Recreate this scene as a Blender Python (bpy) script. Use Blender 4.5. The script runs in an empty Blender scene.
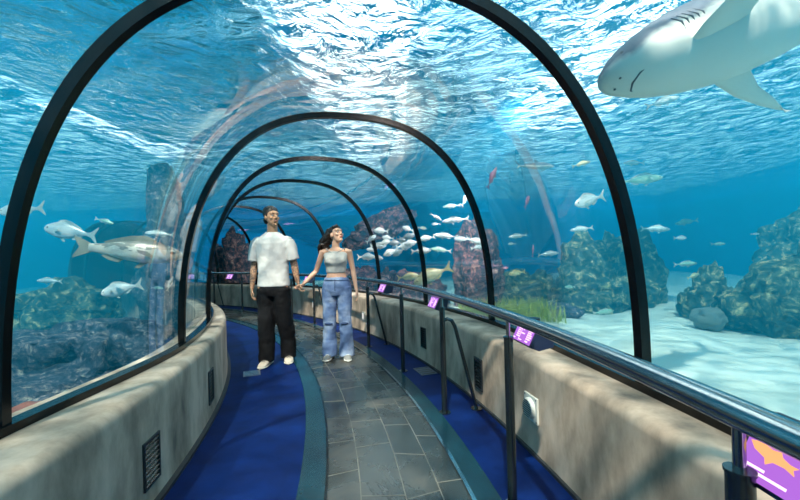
import bpy, bmesh, math, random
import numpy as np
from mathutils import Vector, Matrix, noise
S = bpy.context.scene
COL = S.collection
R = math.radians
PI = math.pi

# ------------------------------------------------------------------ camera, light, exposure
EYE = Vector((0, 0, 1.195))
cd = bpy.data.cameras.new('camera'); cam = bpy.data.objects.new('camera', cd); COL.objects.link(cam)
cd.sensor_width = 36; cd.lens = 36*380/800; cd.shift_y = 7.3/800; cd.clip_start = .02; cd.clip_end = 200
ROLL = .0265
cam.matrix_world = Matrix.Translation(EYE) @ Matrix.Rotation(R(90), 4, 'X') @ Matrix.Rotation(-ROLL, 4, 'Z')
S.camera = cam
def at(px, py, D):
    """world point seen at photo pixel (px, py) at forward distance D"""
    u = px-400; v = py-257.3
    c, s = math.cos(ROLL), math.sin(ROLL)
    u, v = u*c-v*s, u*s+v*c
    return Vector((u*D/380, D, EYE.z-v*D/380))

w = bpy.data.worlds.new('sky'); S.world = w; w.use_nodes = True
wn = w.node_tree.nodes; wn['Background'].inputs[0].default_value = (.66, .96, 1, 1); wn['Background'].inputs[1].default_value = 2.8
def sun(name, e, rot, col, ang):
    l = bpy.data.lights.new(name, 'SUN'); l.energy = e; l.angle = ang; l.color = col
    o = bpy.data.objects.new(name, l); COL.objects.link(o); o.rotation_euler = rot
sun('sun', 25, (R(36), R(-9), 0), (1, .82, .66), R(1.5))
def spot(name, loc, to, e, size, col, r=.15):
    l = bpy.data.lights.new(name, 'SPOT'); l.energy = e; l.spot_size = size; l.spot_blend = .8; l.color = col; l.shadow_soft_size = r
    o = bpy.data.objects.new(name, l); COL.objects.link(o); o.location = loc; o.rotation_euler = (Vector(to)-Vector(loc)).to_track_quat('-Z', 'Y').to_euler()
spot('fill_spot', (.9, 1.6, 3.45), (-.95, 4.4, 1.1), 400, R(42), (1, .72, .62))  # added unseen fill light on the couple
spot('fill_spot', (2.0, 5.6, 3.5), (-.2, 8.0, 1.5), 2000, R(85), (1, .78, .76))  # added unseen fill light on the fish school and outcrop
vs = S.view_settings
vs.view_transform = 'Standard'; vs.look = 'None'; vs.gamma = 1; vs.use_curve_mapping = False; vs.exposure = 0.0
S.cycles.transparent_max_bounces = 24
S.cycles.max_bounces = 8
S.cycles.caustics_reflective = False
S.cycles.caustics_refractive = False

# ------------------------------------------------------------------ helpers
def lnk(o, parent=None):
    COL.objects.link(o)
    if parent: o.parent = parent
    return o
def tag(o, label=None, cat=None, group=None, kind=None):
    for k, v in (('label', label), ('category', cat), ('group', group), ('kind', kind)):
        if v: o[k] = v
    return o
def empty(name, loc=(0, 0, 0), rz=0):
    o = bpy.data.objects.new(name, None); COL.objects.link(o); o.location = loc; o.rotation_euler = (0, 0, rz); o.empty_display_size = .1
    return o
class MB:
    def __init__(s): s.v = []; s.f = []; s.m = []
    def add(s, vs, fs, mi=0):
        o = len(s.v); s.v += [tuple(v) for v in vs]; s.f += [tuple(i+o for i in f) for f in fs]; s.m += [mi]*len(fs)
    def box(s, c, d, M=None, mi=0):
        vs = []
        for z in (-1, 1):
            for x, y in ((-1, -1), (1, -1), (1, 1), (-1, 1)):
                p = Vector((x*d[0]/2, y*d[1]/2, z*d[2]/2))
                if M: p = M @ p
                vs.append(p+Vector(c))
        s.add(vs, [(3, 2, 1, 0), (4, 5, 6, 7), (0, 1, 5, 4), (1, 2, 6, 5), (2, 3, 7, 6), (3, 0, 4, 7)], mi)
    def loft(s, rings, mi=0, cap=True, closed=True):
        n = len(rings[0]); vs = [p for r in rings for p in r]; fs = []
        for i in range(len(rings)-1):
            for j in range(n if closed else n-1):
                k = (j+1) % n
                fs.append((i*n+j, i*n+k, (i+1)*n+k, (i+1)*n+j))
        if cap and closed:
            fs.append(tuple(range(n))[::-1]); fs.append(tuple((len(rings)-1)*n+j for j in range(n)))
        s.add(vs, fs, mi)
    def tube(s, pts, r, n=12, mi=0, ref=(1, 0, 0)):
        """pts: points; r: radius or list of radii or list of (ra along ref, rb)"""
        pts = [Vector(p) for p in pts]; rings = []
        for i, p in enumerate(pts):
            d = (pts[min(i+1, len(pts)-1)]-pts[max(i-1, 0)]).normalized()
            u = Vector(ref); u = (u-d*u.dot(d))
            if u.length < .05: u = Vector((0, 1, 0)); u = u-d*u.dot(d)
            u.normalize(); vv = d.cross(u)
            q = r[i] if isinstance(r, (list, tuple)) else r
            a, b = q if isinstance(q, (list, tuple)) else (q, q)
            rings.append([p+u*a*math.cos(2*PI*k/n)+vv*b*math.sin(2*PI*k/n) for k in range(n)])
        s.loft(rings, mi)
    def ball(s, c, r, n=16, m=10, M=None, mi=0):
        if not isinstance(r, (list, tuple)): r = (r, r, r)
        rings = []
        for i in range(m+1):
            t = PI*(.02+.96*i/m)-PI/2
            ring = []
            for k in range(n):
                p = Vector((r[0]*math.cos(t)*math.cos(2*PI*k/n), r[1]*math.cos(t)*math.sin(2*PI*k/n), r[2]*math.sin(t)))
                if M: p = M @ p
                ring.append(p+Vector(c))
            rings.append(ring)
        s.loft(rings, mi)
    def build(s, name, mats, parent=None, smooth=True):
        me = bpy.data.meshes.new(name); me.from_pydata(s.v, [], s.f); 
        mats = mats if isinstance(mats, (list, tuple)) else [mats]
        for m in mats: me.materials.append(m)
        me.polygons.foreach_set('material_index', s.m)
        bm = bmesh.new(); bm.from_mesh(me); bmesh.ops.recalc_face_normals(bm, faces=bm.faces); bm.to_mesh(me); bm.free()
        if smooth:
            me.polygons.foreach_set('use_smooth', [True]*len(me.polygons))
            try: me.set_sharp_from_angle(angle=R(40))
            except Exception: pass
        me.update()
        return lnk(bpy.data.objects.new(name, me), parent)

# ------------------------------------------------------------------ materials
def mat(name, col=(.5, .5, .5), rough=.5, metal=0, spec=.5):
    m = bpy.data.materials.new(name); m.use_nodes = True
    b = m.node_tree.nodes['Principled BSDF']
    b.inputs['Base Color'].default_value = (*col, 1); b.inputs['Roughness'].default_value = rough
    b.inputs['Metallic'].default_value = metal; b.inputs['Specular IOR Level'].default_value = spec
    return m
def N(m, t, **kw):
    n = m.node_tree.nodes.new(t)
    for k, v in kw.items():
        if k in n.inputs: n.inputs[k].default_value = v
        else: setattr(n, k, v)
    return n
def L(m, a, b): m.node_tree.links.new(a, b)
def ramp(m, src, stops, interp='LINEAR'):
    r = N(m, 'ShaderNodeValToRGB'); r.color_ramp.interpolation = interp
    e = r.color_ramp.elements
    while len(e) < len(stops): e.new(.5)
    for i, (p, c) in enumerate(stops): e[i].position = p; e[i].color = (*c, 1) if len(c) == 3 else c
    L(m, src, r.inputs[0]); return r
def coords(m, scale=(1, 1, 1), rot=(0, 0, 0), kind='Object'):
    t = N(m, 'ShaderNodeTexCoord'); mp = N(m, 'ShaderNodeMapping'); mp.inputs['Scale'].default_value = scale; mp.inputs['Rotation'].default_value = rot
    L(m, t.outputs[kind], mp.inputs[0]); return mp.outputs[0]
def noisy(name, stops, scale=4, detail=6, rough=.8, bump=.3, bdist=.02, sc=(1, 1, 1), metal=0, spec=.4, dist=0, nrough=.6):
    m = mat(name, rough=rough, metal=metal, spec=spec); b = m.node_tree.nodes['Principled BSDF']
    c = coords(m, sc); n = N(m, 'ShaderNodeTexNoise', Scale=scale, Detail=detail, Roughness=nrough, Distortion=dist); L(m, c, n.inputs['Vector'])
    r = ramp(m, n.outputs['Fac'], stops); L(m, r.outputs[0], b.inputs['Base Color'])
    if bump:
        bp = N(m, 'ShaderNodeBump', Strength=bump, Distance=bdist); L(m, n.outputs['Fac'], bp.inputs['Height']); L(m, bp.outputs[0], b.inputs['Normal'])
    return m
def emis(name, col, s):
    m = mat(name, (0, 0, 0), .4); b = m.node_tree.nodes['Principled BSDF']
    b.inputs['Emission Color'].default_value = (*col, 1); b.inputs['Emission Strength'].default_value = s
    return m
stone = noisy('rendered stone', [(.34, (.17, .135, .11)), (.5, (.44, .335, .26)), (.64, (.66, .52, .42))], scale=3.2, detail=8, rough=.75, bump=.25, bdist=.01, sc=(1, 1, .45))
carpet = noisy('blue carpet', [(.3, (.0003, .006, .045)), (.7, (.001, .018, .12))], scale=2.5, detail=8, rough=.6, bump=.5, bdist=.004, spec=.12)
teal = noisy('teal strip', [(.3, (.003, .020, .034)), (.7, (.006, .042, .060))], scale=2, rough=.25, bump=0)
black = mat('black metal', (.004, .005, .006), .22, 0, .3)
steel = mat('dark chrome', (.34, .38, .40), .16, 1)
darksteel = mat('dark steel post', (.09, .11, .12), .22, .9)
case = mat('navy plastic case', (.010, .018, .05), .35)
white = mat('white plastic', (.66, .66, .62), .5)
dark = mat('dark grille', (.02, .024, .03), .6)
screen = emis('purple screen', (.40, .125, .62), 1.25)
screen_txt = emis('screen lettering', (1, .72, .95), 1.6)
screen_fish = emis('screen fish picture', (.95, .42, .16), 1.3)
def slate_mat():
    m = mat('slate paving', rough=.25, spec=.6); b = m.node_tree.nodes['Principled BSDF']
    c = coords(m); n = N(m, 'ShaderNodeTexNoise', Scale=2.2, Detail=8, Roughness=.65, Distortion=.6); L(m, c, n.inputs['Vector'])
    r = ramp(m, n.outputs['Fac'], [(.3, (.012, .018, .019)), (.55, (.036, .040, .039)), (.75, (.11, .095, .08))]); L(m, r.outputs[0], b.inputs['Base Color'])
    rr = ramp(m, n.outputs['Fac'], [(.3, (.16,)*3), (.7, (.36,)*3)]); L(m, rr.outputs[0], b.inputs['Roughness'])
    bp = N(m, 'ShaderNodeBump', Strength=.15, Distance=.01); L(m, n.outputs['Fac'], bp.inputs['Height']); L(m, bp.outputs[0], b.inputs['Normal'])
    return m
slate = slate_mat()
joint = mat('tile joint', (.16, .15, .13), .5)
def glass_mat():
    m = bpy.data.materials.new('acrylic glazing'); m.use_nodes = True; nt = m.node_tree; nt.nodes.clear()
    o = N(m, 'ShaderNodeOutputMaterial'); mx = N(m, 'ShaderNodeMixShader'); t = N(m, 'ShaderNodeBsdfTransparent'); g = N(m, 'ShaderNodeBsdfGlossy', Roughness=.02)
    t.inputs[0].default_value = (.95, .985, .99, 1)
    c = coords(m, (1, 1, 1)); nz = N(m, 'ShaderNodeTexNoise', Scale=1.3, Detail=2); L(m, c, nz.inputs['Vector'])
    bp = N(m, 'ShaderNodeBump', Strength=.05, Distance=.05); L(m, nz.outputs['Fac'], bp.inputs['Height']); L(m, bp.outputs[0], g.inputs['Normal'])
    f = N(m, 'ShaderNodeLayerWeight', Blend=.12); k = N(m, 'ShaderNodeMath', operation='MULTIPLY'); k.inputs[1].default_value = .38
    L(m, f.outputs['Fresnel'], k.inputs[0]); L(m, k.outputs[0], mx.inputs[0]); L(m, t.outputs[0], mx.inputs[1]); L(m, g.outputs[0], mx.inputs[2]); L(m, mx.outputs[0], o.inputs[0])
    return m
glazing = glass_mat()
def surface_mat():
    m = bpy.data.materials.new('rippled water surface'); m.use_nodes = True; nt = m.node_tree; nt.nodes.clear()
    o = N(m, 'ShaderNodeOutputMaterial'); mx = N(m, 'ShaderNodeMixShader'); t = N(m, 'ShaderNodeBsdfTransparent'); g = N(m, 'ShaderNodeBsdfGlossy', Roughness=.06)
    rf = N(m, 'ShaderNodeBsdfRefraction', IOR=1.25, Roughness=.08); tm = N(m, 'ShaderNodeMixShader'); tm.inputs[0].default_value = .4
    t.inputs[0].default_value = (.90, .98, 1, 1); g.inputs[0].default_value = (.8, .95, 1, 1)
    c = coords(m, (1, 1, 1)); a = N(m, 'ShaderNodeTexNoise', Scale=2.6, Detail=5, Roughness=.55, Distortion=1.2); L(m, c, a.inputs['Vector'])
    bp = N(m, 'ShaderNodeBump', Strength=1, Distance=.40); L(m, a.outputs['Fac'], bp.inputs['Height'])
    f = N(m, 'ShaderNodeFresnel', IOR=1.33); L(m, bp.outputs[0], f.inputs['Normal']); L(m, bp.outputs[0], g.inputs['Normal']); L(m, bp.outputs[0], rf.inputs['Normal']); L(m, t.outputs[0], tm.inputs[1]); L(m, rf.outputs[0], tm.inputs[2])
    L(m, f.outputs[0], mx.inputs[0]); L(m, tm.outputs[0], mx.inputs[1]); L(m, g.outputs[0], mx.inputs[2]); L(m, mx.outputs[0], o.inputs[0])
    return m
wsurf = surface_mat()
def water_mat():
    m = bpy.data.materials.new('sea water'); m.use_nodes = True; nt = m.node_tree; nt.nodes.clear()
    o = N(m, 'ShaderNodeOutputMaterial'); a = N(m, 'ShaderNodeVolumeAbsorption', Density=.15); a.inputs['Color'].default_value = (.0, .64, .97, 1)
    sc = N(m, 'ShaderNodeVolumeScatter', Density=.10, Anisotropy=.3); sc.inputs['Color'].default_value = (.01, .56, 1, 1); ad = N(m, 'ShaderNodeAddShader')
    L(m, a.outputs[0], ad.inputs[0]); L(m, sc.outputs[0], ad.inputs[1]); L(m, ad.outputs[0], o.inputs['Volume']); return m
water = water_mat()
tankwall = noisy('blue painted tank wall', [(.3, (.002, .13, .42)), (.7, (.004, .18, .52))], scale=.25, detail=3, rough=.9, bump=0, spec=.1)
sand = noisy('pale sand', [(.3, (.58, .60, .52)), (.7, (.82, .84, .76))], scale=1.5, detail=8, rough=.95, bump=.4, bdist=.05, spec=.1)
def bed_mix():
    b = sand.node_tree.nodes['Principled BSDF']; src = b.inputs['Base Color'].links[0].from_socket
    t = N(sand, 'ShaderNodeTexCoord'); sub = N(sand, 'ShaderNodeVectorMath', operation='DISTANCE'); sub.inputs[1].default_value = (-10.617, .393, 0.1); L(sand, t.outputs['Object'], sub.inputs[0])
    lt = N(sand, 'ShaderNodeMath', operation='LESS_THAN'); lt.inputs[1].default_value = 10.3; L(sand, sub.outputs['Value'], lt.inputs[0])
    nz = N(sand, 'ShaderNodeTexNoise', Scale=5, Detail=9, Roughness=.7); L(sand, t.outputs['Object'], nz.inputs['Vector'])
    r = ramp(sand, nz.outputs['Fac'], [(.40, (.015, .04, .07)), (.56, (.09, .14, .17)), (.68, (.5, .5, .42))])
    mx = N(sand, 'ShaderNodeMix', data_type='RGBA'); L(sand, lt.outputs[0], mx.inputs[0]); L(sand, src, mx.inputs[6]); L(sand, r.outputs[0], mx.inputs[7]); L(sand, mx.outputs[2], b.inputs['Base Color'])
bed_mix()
rock = noisy('reef rock', [(.36, (.02, .05, .05)), (.50, (.08, .13, .10)), (.56, (.28, .28, .16)), (.64, (.80, .68, .36))], scale=7, detail=10, rough=.95, bump=1, bdist=.08, spec=.1, dist=.6, nrough=.7)
redrock = noisy('encrusted rock', [(.36, (.03, .05, .06)), (.50, (.16, .10, .12)), (.56, (.55, .22, .20)), (.66, (.85, .55, .42))], scale=8, detail=10, rough=.95, bump=1, bdist=.08, spec=.1, dist=.8, nrough=.7)
greyrock = noisy('pale rubble rock', [(.36, (.02, .05, .09)), (.5, (.08, .12, .17)), (.57, (.26, .24, .28)), (.65, (.75, .68, .56))], scale=13, detail=10, rough=.95, bump=1, bdist=.08, spec=.1, dist=.4, nrough=.75)

# ------------------------------------------------------------------ tunnel geometry (plan: arcs about one centre)
CX, CY = -10.617, .393
HW = .574
def P(r, phi, z=0): return Vector((CX+r*math.cos(phi), CY+r*math.sin(phi), z))
def sm(t): t = max(0, min(1, t)); return t*t*(3-2*t)
def gl(phi): return 9.17+.14*sm((phi-.10)/.16)
def gr(phi): return 11.765+.075*sm((phi-.10)/.16)
PH0, PH1 = -.30, 1.30
def sweep(mb, prof, a=PH0, b=PH1, n=90, closed=True, mi=0):
    """prof: function phi -> list of (r, z)"""
    rings = []
    for i in range(n+1):
        ph = a+(b-a)*i/n
        rings.append([P(r, ph, z) for r, z in (prof(ph) if callable(prof) else prof)])
    mb.loft(rings, mi, cap=closed, closed=closed)
def arch_pts(phi, n=48, grow=0, e=2.5, z0=HW, b=1.795):
    l, r = gl(phi)-grow, gr(phi)+grow; m, a = (l+r)/2, (r-l)/2
    out = []
    for i in range(n+1):
        u = PI*i/n; c, s = math.cos(u), math.sin(u)
        out.append((m+a*math.copysign(abs(c)**(2/e), c), z0+(b+grow)*abs(s)**(2/e)))
    return out

floor = MB(); sweep(floor, [(9.2, -.12), (9.2, -.012), (11.8, -.012), (11.8, -.12)])
floor = tag(floor.build('floor', mat('screed', (.05, .06, .07), .7)), kind='structure')
def strip(name, r0, r1, z, m, t=.02, **kw):
    b = MB(); sweep(b, [(r0, z-t), (r0, z), (r1, z), (r1, z-t)]); return b.build(name, m, floor, smooth=False)
strip('carpet', 9.40, 10.18, .0, carpet)
strip('edging_strip', 10.18, 10.318, .012, teal, .03)
strip('carpet', 11.175, 11.60, .0, carpet)
strip('edging_strip', 11.05, 11.177, .004, teal, .03)
strip('metal_edge', 10.318, 10.330, .018, black, .035)
strip('metal_edge', 11.030, 11.050, .018, steel, .035)
strip('walkway', 10.330, 11.032, .006, slate, .02)
jb = MB(); rnd = random.Random(4)
for row, (ra, rb) in enumerate(((10.33, 10.50), (10.50, 10.72), (10.72, 10.90), (10.90, 11.03))):
    ph = .0+rnd.random()*.03
    if row: sweep(jb, [(ra-.0025, .0062), (ra-.0025, .0075), (ra+.0025, .0075), (ra+.0025, .0062)], n=60)
    while ph < 1.2:
        ph += .032+rnd.random()*.02
        a = P(ra, ph, .0066); b_ = P(rb, ph+rnd.uniform(-.006, .006), .0066); d = (b_-a); c = (a+b_)/2
        jb.box(c, (d.length, .005, .0012), Matrix.Rotation(math.atan2(d.y, d.x), 3, 'Z'))
jb.build('tile_joint', joint, floor, smooth=False)

def roundtop(r0, r1, base, sgn, rad=.05):
    """curb wall profile, face at r0 (visitor side), back at r1"""
    pts = [(r0-sgn*.03, base), (r0, .10), (r0, HW-rad)]
    for k in range(1, 6):
        t = PI/2*k/5; pts.append((r0+sgn*rad*(1-math.cos(t)), HW-rad+rad*math.sin(t)))
    pts += [(r1, HW), (r1, base)]
    return pts
lw = MB(); sweep(lw, lambda p: roundtop(9.475, gl(p)-.16, -.4, -1)); lw = tag(lw.build('wall_left', stone), kind='structure')
rw = MB(); sweep(rw, lambda p: roundtop(11.542, gr(p)+.16, -.4, 1)); rw = tag(rw.build('wall_right', stone), kind='structure')
bl = MB(); sweep(bl, [(9.470, 0), (9.47, .02), (9.51, .02), (9.51, 0)]); tag(bl.build('baseboard_left', dark), kind='structure')
br = MB(); sweep(br, [(11.545, 0), (11.545, .02), (11.52, .02), (11.52, 0)]); tag(br.build('baseboard_right', dark), kind='structure')
# glazing sill frames on the ledges
fs_ = MB(); sweep(fs_, lambda p: [(gl(p)-.03, HW), (gl(p)-.03, HW+.035), (gl(p)+.035, HW+.035), (gl(p)+.035, HW)]); tag(fs_.build('trim_1', black), kind='structure')
fs_ = MB(); sweep(fs_, lambda p: [(gr(p)-.035, HW), (gr(p)-.035, HW+.035), (gr(p)+.03, HW+.035), (gr(p)+.03, HW)]); tag(fs_.build('trim_2', black), kind='structure')
RIBS = [-.17, -.03, .1113, .2612, .3928, .5209, .6796, .82, .9592, 1.10, 1.25]
for i, ph in enumerate(RIBS):
    rings = []
    for (r, z), (r2, z2) in zip(arch_pts(ph, 64, .02), arch_pts(ph, 64, -.024)):
        hw = .022/10.5
        rings.append([P(r, ph-hw, z), P(r, ph+hw, z), P(r2, ph+hw, z2), P(r2, ph-hw, z2)])
    b = MB(); b.loft(rings)
    tag(b.build('trim_%d' % (i+3), black), kind='structure')
BAYS = list(zip([PH0]+RIBS, RIBS+[PH1]))
for i, (a, c) in enumerate(BAYS):
    n = 8; rings = []
    for k in range(n+1):
        ph = a+(c-a)*k/n; rings.append([P(r, ph, z) for r, z in arch_pts(ph, 64, -.004)])
    b = MB(); b.loft(rings, cap=False, closed=False)
    tag(b.build('window_%d' % (i+1), glazing), kind='structure')
# end walls of the tunnel
for nm, ph in (('wall_back', PH0), ('wall_end', PH1)):
    b = MB(); pr = [(9.0, -.4)]+[(9.0, HW)]+arch_pts(ph, 40, .04)[::-1]+[(12.0, HW), (12.0, -.4)]
    t = .06/10; rings = [[P(r, p_, z) for r, z in pr] for p_ in (ph-t, ph+t)]
    b.loft(rings); tag(b.build(nm, mat(nm+' paint', (.02, .05, .08), .8)), kind='structure')

# ------------------------------------------------------------------ the tank
X0, X1, Y0, Y1, ZS = -24, 15, -7, 22, 3.75
def wall(name, c, d, m=tankwall):
    b = MB(); b.box(c, d); return tag(b.build(name, m, smooth=False), kind='structure')
wall('wall_right_tank', (X1+.2, (Y0+Y1)/2, 1.9), (.4, Y1-Y0, 5))
wall('wall_left_tank', (X0-.2, (Y0+Y1)/2, 1.9), (.4, Y1-Y0, 5))
wall('wall_far_tank', ((X0+X1)/2, Y1+.2, 1.9), (X1-X0+.8, .4, 5))
wall('wall_near_tank', ((X0+X1)/2, Y0-.2, 1.9), (X1-X0+.8, .4, 5))
def terrain(name, m, f, x0=X0, x1=X1, y0=Y0, y1=Y1, st=.2):
    nx, ny = int((x1-x0)/st)+1, int((y1-y0)/st)+1
    xs = np.linspace(x0, x1, nx); ys = np.linspace(y0, y1, ny)
    gx, gy = np.meshgrid(xs, ys); co = np.stack([gx, gy, f(gx, gy)], -1).reshape(-1, 3)
    i = np.arange(nx*ny).reshape(ny, nx); q = np.stack([i[:-1, :-1], i[:-1, 1:], i[1:, 1:], i[1:, :-1]], -1).reshape(-1, 4)
    me = bpy.data.meshes.new(name); me.vertices.add(len(co)); me.vertices.foreach_set('co', co.ravel())
    me.loops.add(q.size); me.loops.foreach_set('vertex_index', q.ravel()); me.polygons.add(len(q)); me.polygons.foreach_set('loop_start', np.arange(0, q.size, 4)); 
    me.update(calc_edges=True); me.validate(); me.polygons.foreach_set('use_smooth', [True]*len(q)); me.materials.append(m)
    return lnk(bpy.data.objects.new(name, me))
def fbed(x, y):
    r = np.hypot(x-CX, y-CY)
    left = np.clip((9.3-r)/1.2, 0, 1); out = np.clip((r-11.8)/1.0, 0, 1)
    z = .10+.05*np.sin(x*1.3+y*.7)+.03*np.sin(2.9*x-1.7*y)
    z = z+out*(-.12)
    inside = (r > 9.15) & (r < 11.9) & (np.arctan2(y-CY, x-CX) > PH0-.02) & (np.arctan2(y-CY, x-CX) < PH1+.02)
    return np.where(inside, -.5, z)
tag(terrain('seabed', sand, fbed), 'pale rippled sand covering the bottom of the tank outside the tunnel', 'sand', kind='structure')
wv = np.random.RandomState(3); waves = [(wv.uniform(.8, 5)*np.array([math.cos(t), math.sin(t)]), wv.uniform(0, 7)) for t in wv.uniform(.2, 1.9, 26)]
def fsurf(x, y):
    z = np.zeros_like(x)
    for k, p in waves: z += .016/np.linalg.norm(k)**.9*np.sin(k[0]*x+k[1]*y+p)
    return z+ZS
tag(terrain('water_surface', wsurf, fsurf, X0+.03, X1-.03, Y0+.03, Y1-.03, st=.11), 'rippling bright underside of the water surface above the tunnel', 'water', kind='stuff')
b = MB(); b.box(((X0+X1)/2, (Y0+Y1)/2, (ZS-.1-.9)/2), (X1-X0-.02, Y1-Y0-.02, ZS-.1+.9))
rings = []
for k in range(61):
    ph = PH0-.02+(PH1-PH0+.04)*k/60; pp = arch_pts(ph, 40, .022)
    l_, r_ = gl(ph)-.17, gr(ph)+.17
    rings.append([P(r_, ph, HW+.004)]+[P(r, ph, z+.005) for r, z in pp]+[P(l_, ph, HW+.004), P(l_, ph, -.45), P(r_, ph, -.45)])
nb = len(b.f); b.loft(rings)
me = bpy.data.meshes.new('sea_water'); me.from_pydata(b.v, [], b.f); me.materials.append(water)
bm = bmesh.new(); bm.from_mesh(me); bm.faces.ensure_lookup_table()
bmesh.ops.recalc_face_normals(bm, faces=[f for f in bm.faces if f.index < nb]); 
tun = [f for f in bm.faces if f.index >= nb]; bmesh.ops.recalc_face_normals(bm, faces=tun); bmesh.ops.reverse_faces(bm, faces=tun)
bm.to_mesh(me); bm.free()
tag(lnk(bpy.data.objects.new('sea_water', me)), 'clear blue sea water filling the tank around the tunnel', 'water', kind='stuff')
#@@REST
# added above the water: dark slabs and glowing panels that vary the ripple brightness
slab_m = mat('dark added slab', (.015, .05, .07), .9)
glow_e = emis('added glow panel', (1, .97, .90), 8.0)
PANEL_Z = 5.6
b = MB(); b.box((-5.6, 9.0, PANEL_Z), (6.4, 9.5, .12)); tag(b.build('added_slab', slab_m, smooth=False), kind='structure')  # slab added to darken part of the water surface
b = MB(); b.box((1.0, 19, PANEL_Z), (3.5, 5, .12)); tag(b.build('added_slab', slab_m, smooth=False), kind='structure')
for i, (c, d) in enumerate((((-.9, 11.5, PANEL_Z), (2.4, 14, .05)), ((-.3, 1.2, PANEL_Z), (2.0, 4, .05)), ((5.2, 9.0, PANEL_Z), (3.0, 9, .05)), ((-9.5, 14, PANEL_Z+.3), (2.0, 6, .05)))):
    b = MB(); b.box(c, d); tag(b.build('window_%d' % (30+i), glow_e, smooth=False), kind='structure')  # glowing panels added to brighten the ripples and the tunnel

# ------------------------------------------------------------------ railing
RR, RH = 11.21, .903
rail_root = empty('handrail', P(RR, .3, 0)); tag(rail_root, 'dark metal handrail with upright posts running along the right side of the walkway', 'handrail')
def child(o, parent):
    o.parent = parent; o.matrix_parent_inverse = parent.matrix_world.inverted(); return o
RAILINV = Matrix.Translation(-P(RR, .3, 0))
def rbuild(mb, name, m, parent=rail_root, smooth=True):
    mb.v = [tuple(RAILINV @ Vector(v)) for v in mb.v]; return mb.build(name, m, parent, smooth)
b = MB(); b.tube([P(RR, -.12+1.38*i/160, RH) for i in range(161)], .027, 16); rbuild(b, 'rail', steel)
POSTS = [(-.07, 0), (.0248, 0), (.1262, 0), (.2253, 1), (.326, 0), (.4346, 1), (.537, 0), (.6395, 1), (.73, 0), (.8179, 1), (.9307, 0), (1.04, 1)]
for ph, brace in POSTS:
    b = MB(); b.tube([P(RR, ph, .0), P(RR, ph, .80)], .0215, 16); b.tube([P(RR, ph, .80), P(RR, ph, .806)], .024, 16)
    p = rbuild(b, 'post', darksteel)
    b = MB(); b.tube([P(RR, ph, .80), P(RR, ph, RH-.015)], .010, 10); rbuild(b, 'post_stub', steel, p)
    b = MB(); b.tube([P(RR, ph, .0), P(RR, ph, .008)], .045, 20); rbuild(b, 'base_flange', steel, p)
    if brace:
        pts = [P(RR, ph, .70), P(RR+.04, ph, .715), P(RR+.075, ph, .70), P(RR+.10, ph, .655), P(RR+.255, ph, .03), P(RR+.26, ph, .0)]
        b = MB(); b.tube(pts, .014, 12); p = rbuild(b, 'brace', darksteel)
        b = MB(); b.tube([P(RR+.26, ph, .0), P(RR+.26, ph, .008)], .045, 20); rbuild(b, 'base_flange', steel, p)

# ------------------------------------------------------------------ information panels hanging under the rail
def panel_meshes():
    # local: x along the rail (towards the viewer's right), -y faces the walkway, z up; screen slopes
    W, a = .20, .0
    prof = [(-.060, -.048), (-.02, -.064), (.050, -.050), (.060, .025), (.020, .046), (-.014, .044)]
    b = MB(); b.loft([[Vector((x, y, z)) for y, z in prof] for x in (-W/2, W/2)])
    
    A = Vector((0, -.060, -.048)); B = Vector((0, -.014, .044)); up = (B-A); H = up.length; up.normalize(); out = Vector((0, -up.z, up.y))
    def q(x0, x1, t0, t1, k): return [A+up*(H*t)+out*k+Vector((x, 0, 0)) for x, t in ((x0, t0), (x1, t0), (x1, t1), (x0, t1))]
    s = MB(); s.loft([q(-W/2+.004, W/2-.018, .06, .96, -.002), q(-W/2+.004, W/2-.018, .06, .96, .0015)])
    t = MB()
    def bar(x0, x1, t0, t1): t.loft([q(x0, x1, t0, t1, .001), q(x0, x1, t0, t1, .0025)])
    return b, s, bar, t, q
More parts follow.
